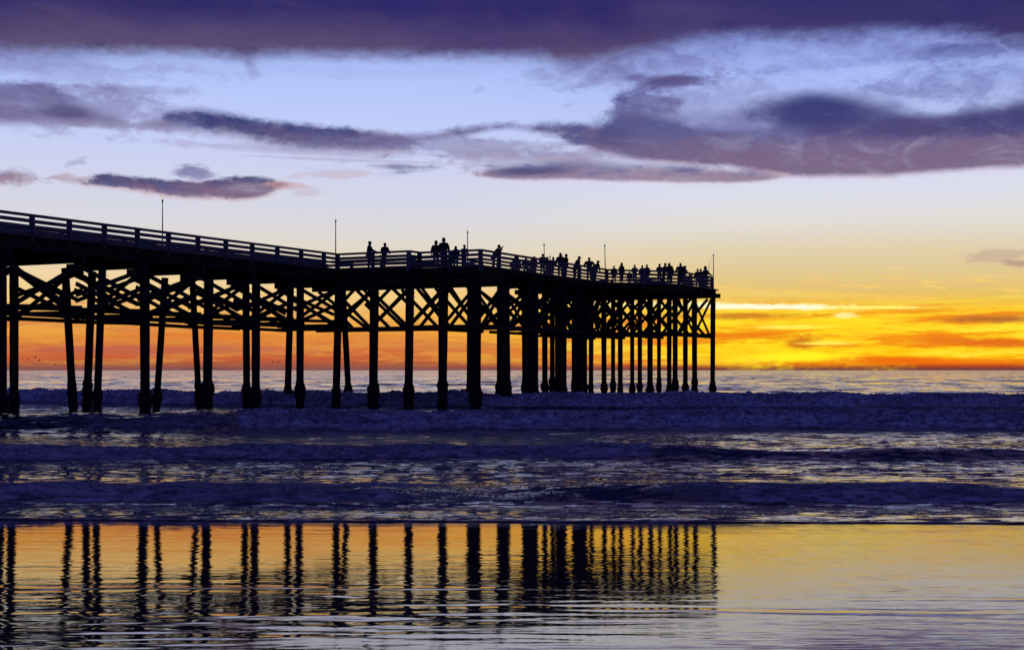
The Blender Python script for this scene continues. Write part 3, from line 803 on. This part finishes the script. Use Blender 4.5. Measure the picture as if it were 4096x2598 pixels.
def wal(a, b, w=.13, h=.20): part(hbeam(a, b, w, h), 'horizontal_beam', M_timber)
seg = [-13.] + allb
for i in range(0, len(seg)-1):      # run along the near and far rows, lapped at each pile
    t0, t1 = seg[i], seg[i+1]
    dz = .05*(i % 2)
    wal(P(t0-.35, -.02, Z_WAL+dz), P(t1+.35, -.02, Z_WAL+dz+rb.uniform(-.03,.03)))
    wal(P(t0-.35, -4.5, Z_WAL+.02-dz), P(t1+.35, -4.5, Z_WAL+rb.uniform(-.05,.05)))
for t in allb: wal(P(t+.33, -5.1, Z_WAL+.26), P(t+.33, .5, Z_WAL+.24), .12, .22)
for a, b, z in (((28.1,-5.),(28.1,5.6),.0), ((33.05,-5.),(33.05,10.),.05), ((29.45,4.9),(29.45,10.1),.1)):
    wal(P(*a, Z_WAL+z), P(*b, Z_WAL+z))
for t0, t1 in ((29.4, 38), (37, 46.2), (45, 54)): 
    wal(P(t0, 9.8, Z_WAL+.1), P(t1, 9.8, Z_WAL+.06), .12, .26); wal(P(t0+2, 5.4, Z_WAL), P(t1, 5.4, Z_WAL))
for t in (37.2, 41.2, 45.0): wal(P(t+.3, 5.0, Z_WAL+.22), P(t+.3, 10.1, Z_WAL+.22))
for t in (48.4, 53.0, 56.8, 60.4): wal(P(t+.3, 2.7, Z_WAL+.2), P(t+.3, 14.1 if t > 50 else 10.2, Z_WAL+.2))
for w in (3.3, 6, 9.4): wal(P(48, w+.33, Z_WAL), P(60.9, w+.33, Z_WAL))
wal(P(52.9, 13.9, Z_WAL), P(61.1, 13.9, Z_WAL))
wal(P(48.6, 9.8, Z_WAL+.02), P(53.4, 13.9, Z_WAL+.02))

# railings ----------------------------------------------------------
BOARDS = [(.00,.12,.10),(.25,.43,.05),(.52,.67,.05),(.755,.885,.05),(.965,1.04,.05)]
def railing(a, b, t_first=None, missing=()):
    A = P(*a); B = P(*b); L = (B-A).length; d = (B-A)/L
    side = Vector((-d.y, d.x, 0))
    if side.y > 0: side = -side
    if t_first is None:
        n = max(1, round(L/2.44)); pos = [i*L/n for i in range(n+1)]
    else:
        pos = [0.0]; s = t_first
        while s < L - .8: pos.append(s); s += 2.44
        pos.append(L)
    mb = MB()
    rr = random.Random(int(a[0]*10+b[1]))
    for i in range(len(pos)-1):
        for (z0, z1, th) in BOARDS[1:]:
            ja, jb = rr.uniform(-.012,.012), rr.uniform(-.012,.012)
            zm = Z_RAIL - (z0+z1)/2
            mb.beam(A + d*pos[i] + Vector((0,0,zm+ja)) + side*.03, A + d*(pos[i+1]-.004) + Vector((0,0,zm+jb)) + side*.03, th, z1-z0)
    ro = part(mb, 'railing', M_paint)
    mb = MB(); mb.beam(A + Vector((0,0,Z_RAIL-.035)), B + Vector((0,0,Z_RAIL-.035)), .20, .07)
    mb.beam(A + Vector((0,0,Z_RAIL-.09)) + side*.04, B + Vector((0,0,Z_RAIL-.09)) + side*.04, .05, .10)
    part(mb, 'top_rail', M_paint, ro)
    for i, p_ in enumerate(pos):
        mb = MB(); c = A + d*p_
        mb.beam(c + Vector((0,0,Z_DECK-.28)) - side*.075, c + Vector((0,0,Z_RAIL-.07)) - side*.075, .15, .15, up=tuple(d))
        mb.beam(c + Vector((0,0,Z_DECK-.05)) + side*.085, c + Vector((0,0,Z_RAIL-.08)) + side*.085, .13, .05, up=tuple(side))
        part(mb, 'railing_post', M_paint, ro)
railing((-17.6, .1), (28.2, .1), 19.85 - 2.44*7)
railing((28.1, .1), (28.1, 5.5)); railing((28.1, 5.5), (29.4, 5.5)); railing((29.4, 5.5), (29.4, 9.9))
railing((29.4, 9.9), (49, 9.9)); railing((49, 9.9), (53.3, 14.)); railing((53.3, 14.), (60.75, 14.))
railing((60.75, 14.), (60.75, 3.)); railing((60.7, 2.95), (48, 2.95)); railing((48, 5.3), (33, 5.3)); railing((33, 5.2), (33, -4.5)); railing((33, -4.6), (-17.6, -4.6))

# ------------------------------------------------------------------ light poles
def light_pole(t, w, top_row, label, lean=0.0):
    base = P(t, w, Z_DECK)
    topz = CAM_Z + (HOR - top_row)/F*base.y
    o = empty('light_pole', base); tag(o, label, 'light pole', 'light poles along the pier railings')
    h = topz - Z_DECK
    mb = MB(); mb.lathe((0,0,0), (lean,0,h-.38), [(0,.05),(.02,.045),(.35,.038),(1,.026)], 10); mb.build('pole', M_steel, o, True)
    mb = MB(); mb.lathe((lean,0,h-.40), (lean,0,h-.24), [(0,.03),(.3,.04),(.7,.055),(1,.07)], 12); mb.build('lamp_collar', M_steel, o, True)
    mb = MB(); N = 10
    mb.lathe((lean,0,h-.26), (lean,0,h), [(i/N, max(.012, .088*math.sqrt(max(0, 1-(2*i/N-1)**2)))) for i in range(N+1)], 16); mb.build('lamp_globe', M_globe, o, True)
    mb = MB(); mb.lathe((0,0,0), (0,0,.05), [(0,.11),(.8,.11),(1,.06)], 12); mb.build('base_plate', M_steel, o, True)
light_pole(t_at(382, -4.25), -4.25, 783, 'tall thin light pole nearest the shore, leftmost of all, seen behind the long railing')
light_pole(28.45, w_at(789, 28.45), 866, 'light pole at the corner where the long left railing meets the first outward step')
light_pole(t_at(1099, 5.05), 5.05, 912, 'light pole beside the short haired person leaning at the peak of the railing')
light_pole(t_at(1280.5, 5.05), 5.05, 964, 'light pole rising right behind a standing person where the crowd begins', -.05)
light_pole(t_at(1293, 3.25), 3.25, 1012, 'shortest looking light pole, just right of another pole above two heads')
light_pole(49.0, w_at(1423.5, 49.0), 966, 'light pole alone in the gap between the leaning person and the far end crowd', -.06)
light_pole(60.5, w_at(1677, 60.5), 1006, 'rightmost light pole, on the very end corner of the pier')

# ------------------------------------------------------------------ people
def skin_obj(name, verts, edges, radii, mat, parent):
    me = bpy.data.meshes.new(name)
    me.from_pydata([tuple(v) for v in verts], edges, [])
    bm = bmesh.new(); bm.from_mesh(me)
    ly = bm.verts.layers.skin.verify()
    bm.verts.ensure_lookup_table()
    for i, v in enumerate(bm.verts):
        r = radii[i]; v[ly].radius = r if isinstance(r, tuple) else (r, r)
        v[ly].use_root = (i == 0)
    bm.to_mesh(me); bm.free()
    o = link(name, me, mat, parent)
    md = o.modifiers.new('skin', 'SKIN'); md.use_smooth_shade = True; md.branch_smoothing = .6
    sb = o.modifiers.new('sub', 'SUBSURF'); sb.levels = 1; sb.render_levels = 1
    return o
SKINNED = []
def person(px, row, line, label, pose='rail', face=0.0, lean=0.0, hat=None, jacket=0, wide=1.0, kneel=0.0, z0=None):
    """px,row: where the top of the head shows (photo pixels, 4096 wide)"""
    kd, val = line
    r_ = px/K
    if kd == 't': t, w = val, w_at(r_, val)
    else: t, w = t_at(r_, val), val
    base = P(t, w, Z_DECK)
    H = CAM_Z + (HOR - row)/F*base.y - Z_DECK
    s = H/(1.02 + .72*math.cos(R(lean)))
    s = max(.55, min(1.16, s))
    # head sits back over the feet when the trunk leans
    o = empty('person', base, R(face)); o.scale = (s, s, s)
    tag(o, label, 'person')
    root = Vector((0, 0, .95))
    rot = Matrix.Rotation(-R(lean), 3, 'X')
    def U_(x, y, z): return root + rot @ (Vector((x*wide, y, z)) - root)
    shift = U_(0, 0, 1.7); off_ = Vector((0, -shift.y, 0))
    zk = 0.0
    pel, spn, chs, nck = U_(0,0,.96), U_(0,.01,1.14), U_(0,0,1.36), U_(0,.0,1.50)
    hd0, hd1, hd2 = nck + Vector((0,.025,.05)), nck + Vector((0,.035,.125)), nck + Vector((0,.02,.20))
    nose = hd1 + Vector((0,.105,-.01))
    arms = {}
    for sg in (-1, 1):
        sh = U_(.19*sg,0,1.42)
        if pose == 'rail': el, wr, hn = U_(.27*sg,.10,1.17), U_(.17*sg,.34,1.10), U_(.10*sg,.42,1.10)
        elif pose == 'side': el, wr, hn = U_(.27*sg,-.02,1.14), U_(.27*sg,.08,.92), U_(.26*sg,.12,.84)
        elif pose == 'out': el, wr, hn = (U_(.26*sg,.14,1.16), U_(.20*sg,.40,1.12), U_(.18*sg,.50,1.13)) if sg > 0 else (U_(.27*sg,-.02,1.14), U_(.27*sg,.08,.92), U_(.26*sg,.12,.84))
        elif pose == 'face':
            el, wr = U_(.24*sg,.22,1.22), hd1 + Vector((.07*sg,.19,-.02)); hn = wr + Vector((-.02*sg,.06,.05))
        elif pose == 'shoot':  # both hands stretched to hold something up
            el, wr, hn = U_(.26*sg,.22,1.30), U_(.12*sg,.46,1.40), U_(.07*sg,.54,1.42)
        else: el, wr, hn = U_(.30*sg,-.03,1.17), U_(.20*sg,.16,1.04), U_(.12*sg,.22,1.04)
        arms[sg] = (sh, el, wr, hn)
    hips = {sg: Vector((.10*sg, 0, .90)) for sg in (-1, 1)}
    V_ = []; Ed = []; Ra = []
    def add(p, r, par=None):
        r = tuple(q*1.22 for q in r) if isinstance(r, tuple) else r*1.15
        V_.append(Vector(p) + off_*(1 if p is not None else 0)); Ra.append(r)
        if par is not None: Ed.append((par, len(V_)-1))
        return len(V_)-1
    a = add(pel, (.135,.105)); b = add(spn, (.12,.095), a); c = add(chs, (.145,.105), b); n = add(nck, .064, c)
    h0 = add(hd0, (.066,.075), n); h1 = add(hd1, (.082,.098), h0); add(hd2, (.06,.07), h1)
    for sg in (-1, 1):
        sh, el, wr, hn = arms[sg]
        i = add(sh, .055, c); i = add(el, .042, i); i = add(wr, .028, i); i = add(hn, (.040,.022), i)
        d = (hn-wr).normalized(); sdv = d.cross(Vector((0,0,1)))
        sdv = sdv.normalized() if sdv.length > .1 else Vector((1,0,0))
        for k, ln in ((-1.5,.060),(-.5,.075),(.5,.07),(1.5,.055)):
            add(hn + d*ln + sdv*(k*.019) - Vector((0,0,.012)), .009, i)
        add(wr + d*.05 + sdv*(-.05*sg), .010, i)
    for sg in (-1, 1):
        i = add(hips[sg], .085, a); i = add((.11*sg,.02,.50), .058, i); i = add((.12*sg,-.02,.09), .040, i); add((.13*sg,.14,.04), .036, i)
    SKINNED.append(skin_obj('person_body', V_, Ed, Ra, M_skin, o))
    # jacket
    V_, Ed, Ra = [], [], []
    a = add(pel - Vector((0,0,.12)), (.205,.17)); b = add(spn, (.215,.165), a); c = add(chs + Vector((0,0,.02)), (.25,.165), b); add(nck + Vector((0,0,.0)), .115, c)
    for sg in (-1, 1):
        sh, el, wr, hn = arms[sg]
        i = add(sh, .10, c); i = add(el, .078, i); add(wr, .055, i)
    SKINNED.append(skin_obj('jacket', V_, Ed, Ra, CLOTH[jacket % 5], o))
    V_, Ed, Ra = [], [], []
    a = add((0,0,.93), (.15,.12))
    for sg in (-1, 1):
        i = add((.10*sg,0,.84), .105, a); i = add((.11*sg,.02,.50), .078, i); add((.12*sg,-.02,.12), .062, i)
    SKINNED.append(skin_obj('trousers', V_, Ed, Ra, M_denim, o))
    # hair / hat
    def ball(name, c, rad, mat, seg=12):
        bm = bmesh.new(); bmesh.ops.create_uvsphere(bm, u_segments=seg, v_segments=8, radius=1)
        for v in bm.verts: v.co = Vector((v.co.x*rad[0], v.co.y*rad[1], v.co.z*rad[2])) + c + off_
        me = bpy.data.meshes.new(name); bm.to_mesh(me); bm.free()
        return link(name, me, mat, o, True)
    hc = hd1 + Vector((0,-.02,.03))
    if hat == 'cap':
        ball('cap', hc + Vector((0,.0,.02)), (.105,.12,.085), CLOTH[1]); ball('cap_brim', hd1 + Vector((0,.14,.035)), (.08,.09,.015), CLOTH[1])
    elif hat == 'hood': ball('hood', hc + Vector((0,-.03,-.01)), (.12,.13,.15), CLOTH[jacket % 5])
    elif hat == 'long':
        ball('hair', hc, (.105,.115,.11), M_hair); ball('long_hair', hd0 + Vector((0,-.07,-.05)), (.12,.07,.20), M_hair)
    else: ball('hair', hc, (.102,.118,.108), M_hair)
    return o
# direction a person faces: 0 = out of the picture's depth (+Y); -90 = right; 90 = left; 180 = towards the beach
N1 = ('t', 28.75); N2 = ('t', 30.0); W1 = ('w', 9.35); E1 = ('w', 9.2)
person(1479, 965, N1, 'leftmost person on the pier, jacket on, holding one hand out over the rail', 'out', -75, 4, None, 0)
person(1541, 972, ('t', 28.9), 'person with sloping shoulders leaning on the rail, second figure from the shore end', 'rail', -40, 12, None, 1, 1.25)
person(1744, 964, N2, 'broad person in a padded coat standing left of a taller hooded companion', 'side', 20, 0, 'hood', 2, 1.08)
person(1775, 953, N2, 'tallest person on the pier, hood up, upright beside a broad companion', 'side', -10, 0, 'hood', 1, 1.08)
person(1823, 984, ('t', 31.0), 'short long haired person, head and shoulders above the rail, right of the tall hooded one', 'side', 0, 0, 'long', 4)
person(1858, 979, ('t', 30.8), 'short haired person leaning towards the foot of the third light pole', 'rail', -30, 8, None, 0)
person(2003, 982, W1, 'person bent over the rail with a hand at the mouth, alone past the peak', 'face', -80, 40, None, 1, 1.05)
person(2054, 1032, ('w', 6.0), 'low head seen through the top gap of the railing, first right of the person drinking', 'side', 10, 0, None, 2)
person(2071, 1031, ('w', 6.2), 'low rounded head seen through the railing gap, second right of the person drinking', 'side', -20, 0, None, 3)
person(2103, 1024, ('w', 7.5), 'person whose hair just touches the line of the top rail, left of two close heads', 'side', 0, 0, None, 0)
person(2128, 1027, ('w', 8.2), 'left one of two close heads just above the rail before the fourth light pole', 'side', 0, 0, None, 2)
person(2138, 1025, ('w', 8.5), 'right one of two close heads just above the rail before the fourth light pole', 'side', 30, 0, None, 3)
person(2171, 1015, W1, 'person with wide shoulders standing directly before the fourth light pole', 'rail', -20, 4, None, 1, 1.15)
person(2190, 1027, E1, 'person with a bowed round head between the two close light poles', 'rail', 0, 10, None, 0, 1.05)
person(2214, 1028, W1, 'person with a bowed head just right of the shortest looking light pole', 'rail', -50, 14, None, 4, 1.05)
person(2242, 1012, E1, 'tall person with shoulder length hair, tallest of the group right of the two close poles', 'side', 10, 0, 'long', 1, 1.1)
person(2265, 1016, W1, 'person looking right, standing close behind a tall long haired person', 'side', -70, 6, None, 2, 1.1)
person(2322, 1027, W1, 'person in a wide peaked cap leaning over, turned to a companion with raised arms', 'rail', -75, 34, 'cap', 1, 1.1)
person(2357, 1030, W1, 'person with elbows out holding a camera up towards the companion in the cap', 'hips', 10, 0, None, 0, 1.25)
person(2396, 1044, W1, 'person in a cap bent forward at the rail just left of the lone light pole', 'rail', -60, 32, 'cap', 3)
DG = ('t', 52.6)
def dg(px, dw=.5):      # stands just inside the diagonal railing
    best = None
    for i in range(200):
        t = 49 + 4.3*i/199; w = 9.9 + 4.1*(t-49)/4.3 - dw
        q = P(t, w); e = abs(q.x/q.y*F + 2048 - px)
        if best is None or e < best[0]: best = (e, t)
    return ('t', best[1])
person(2456, 1063, dg(2456), 'short person with a round head, first to the right of the lone light pole', 'side', 0, 0, None, 2)
person(2487, 1051, dg(2487), 'person with long hair and a long back, second right of the lone light pole', 'side', -50, 3, 'long', 1)
person(2518, 1086, ('t', 55.), 'small child seen only through the railing gap at the pier end', 'side', 0, 0, None, 4)
person(2539, 1059, dg(2539), 'slim necked person standing alone between the long haired one and a close pair', 'rail', 10, 0, None, 3)
person(2569, 1061, dg(2569), 'left person of a pair standing shoulder to shoulder at the end rail', 'side', -10, 0, None, 0)
person(2588, 1058, dg(2588), 'right person of a pair standing shoulder to shoulder at the end rail', 'side', 20, 0, None, 1)
person(2638, 1055, dg(2638), 'short haired person at the left of the tight group of four near the end', 'rail', -30, 3, None, 2)
person(2662, 1053, dg(2662, 1.0), 'person in a cap tilting the head right, second in the tight group of four', 'rail', -70, 14, 'cap', 0)
person(2677, 1052, dg(2677), 'person with long hair over a wide coat, third in the tight group of four', 'side', 0, 0, 'long', 1, 1.15)
person(2687, 1063, dg(2687, 1.2), 'shorter person tucked behind the long haired one, last of the tight group of four', 'rail', -60, 10, None, 4)
F1 = ('w', 13.5)
person(2722, 1052, dg(2705), 'big person with broad shoulders next to a small figure reaching over the rail', 'side', 0, 0, None, 1, 1.25)
person(2741, 1063, F1, 'small person reaching a hand over the rail, beside the broad shouldered one', 'out', -70, 10, None, 3)
person(2791, 1075, F1, 'child at the end corner, left one of two small heads side by side', 'side', 0, 0, None, 2)
person(2803, 1075, F1, 'child at the end corner, right one of two small heads side by side', 'side', 0, 0, None, 4)
ang = person(2822, 1066, F1, 'angler at the end corner holding a fishing rod, rightmost person on the pier', 'out', -60, 2, 'hood', 1, 1.15)

# bake the skinned figures to plain meshes
bpy.context.view_layer.update()
dg_ = bpy.context.evaluated_depsgraph_get()
baked = []
for o in SKINNED:
    me = bpy.data.meshes.new_from_object(o.evaluated_get(dg_)); baked.append((o, me))
for o, me in baked:
    o.modifiers.clear(); o.data = me

# fishing rods
def rod(x0, y0, x1, y1, line, label):
    a = P(t_at(x0/K, 13.6), 13.6, 0); 
    s = a.y/F
    p0 = Vector(((x0-2048)*s, a.y, CAM_Z + (HOR-y0)*s)); p1 = Vector(((x1-2048)*s, a.y+.3, CAM_Z + (HOR-y1)*s))
    mb = MB(); N = 8; prev = p0
    for i in range(N):
        f0, f1 = i/N, (i+1)/N
        bend = Vector((.10, 0, 0))
        q0 = p0.lerp(p1, f0) + bend*(f0*f0-f0); q1 = p0.lerp(p1, f1) + bend*(f1*f1-f1)
        mb.lathe(q0, q1, [(0, .016*(1-f0)+.004), (1, .016*(1-f1)+.004)], 6)
    o = mb.build('fishing_rod', M_rod); o.data.transform(Matrix.Translation(-p0)); o.location = p0
    tag(o, label, 'fishing rod', line)
    h = MB(); h.lathe(Vector((0,0,-.3)), Vector((0,0,.05)), [(0,.02),(1,.02)], 8); h.build('handle', M_rod, o)
rod(2834, 1084, 2848, 1023, None, 'long thin fishing rod held upright by the angler beside the end light pole')
rod(2848, 1104, 2842, 1091, None, 'short fishing rod leaning on the end rail between the angler and the last light pole')

# gulls low over the far water
def bird(px, row, d):
    s = d/F; c = Vector(((px-2048)*s, d, CAM_Z + (HOR-row)*s))
    bm = bmesh.new()
    L = .2
    vs = [(-L*2,-.05,.10),(-L,.08,.18),(0,.07,.02),(L,.08,.18),(L*2,-.05,.10),(L,-.07,.15),(0,-.15,0),(-L,-.07,.15),(0,.0,-.05),(0,.2,.03)]
    v = [bm.verts.new(p) for p in vs]
    for f in ((0,7,1),(1,7,6,2),(2,6,5,3),(3,5,4),(2,3,9),(2,9,1),(6,8,2),(8,9,2),(8,6,7),(8,5,6)):
        try: bm.faces.new([v[i] for i in f])
        except ValueError: pass
    me = bpy.data.meshes.new('gull'); bm.to_mesh(me); bm.free()
    o = link('gull', me, M_bird); o.location = c; o.rotation_euler = (0, random.uniform(-.5,.5), random.uniform(-1,1))
    tag(o, 'tiny dark gull gliding low over the far water behind the left piles', 'bird', 'gulls over the far water behind the left piles')
for px, row in ((92,1436),(110,1437),(142,1430),(158,1441),(268,1443),(222,1458),(1092,1449),(1113,1450)): bird(px, row, 190 + random.uniform(40,120))
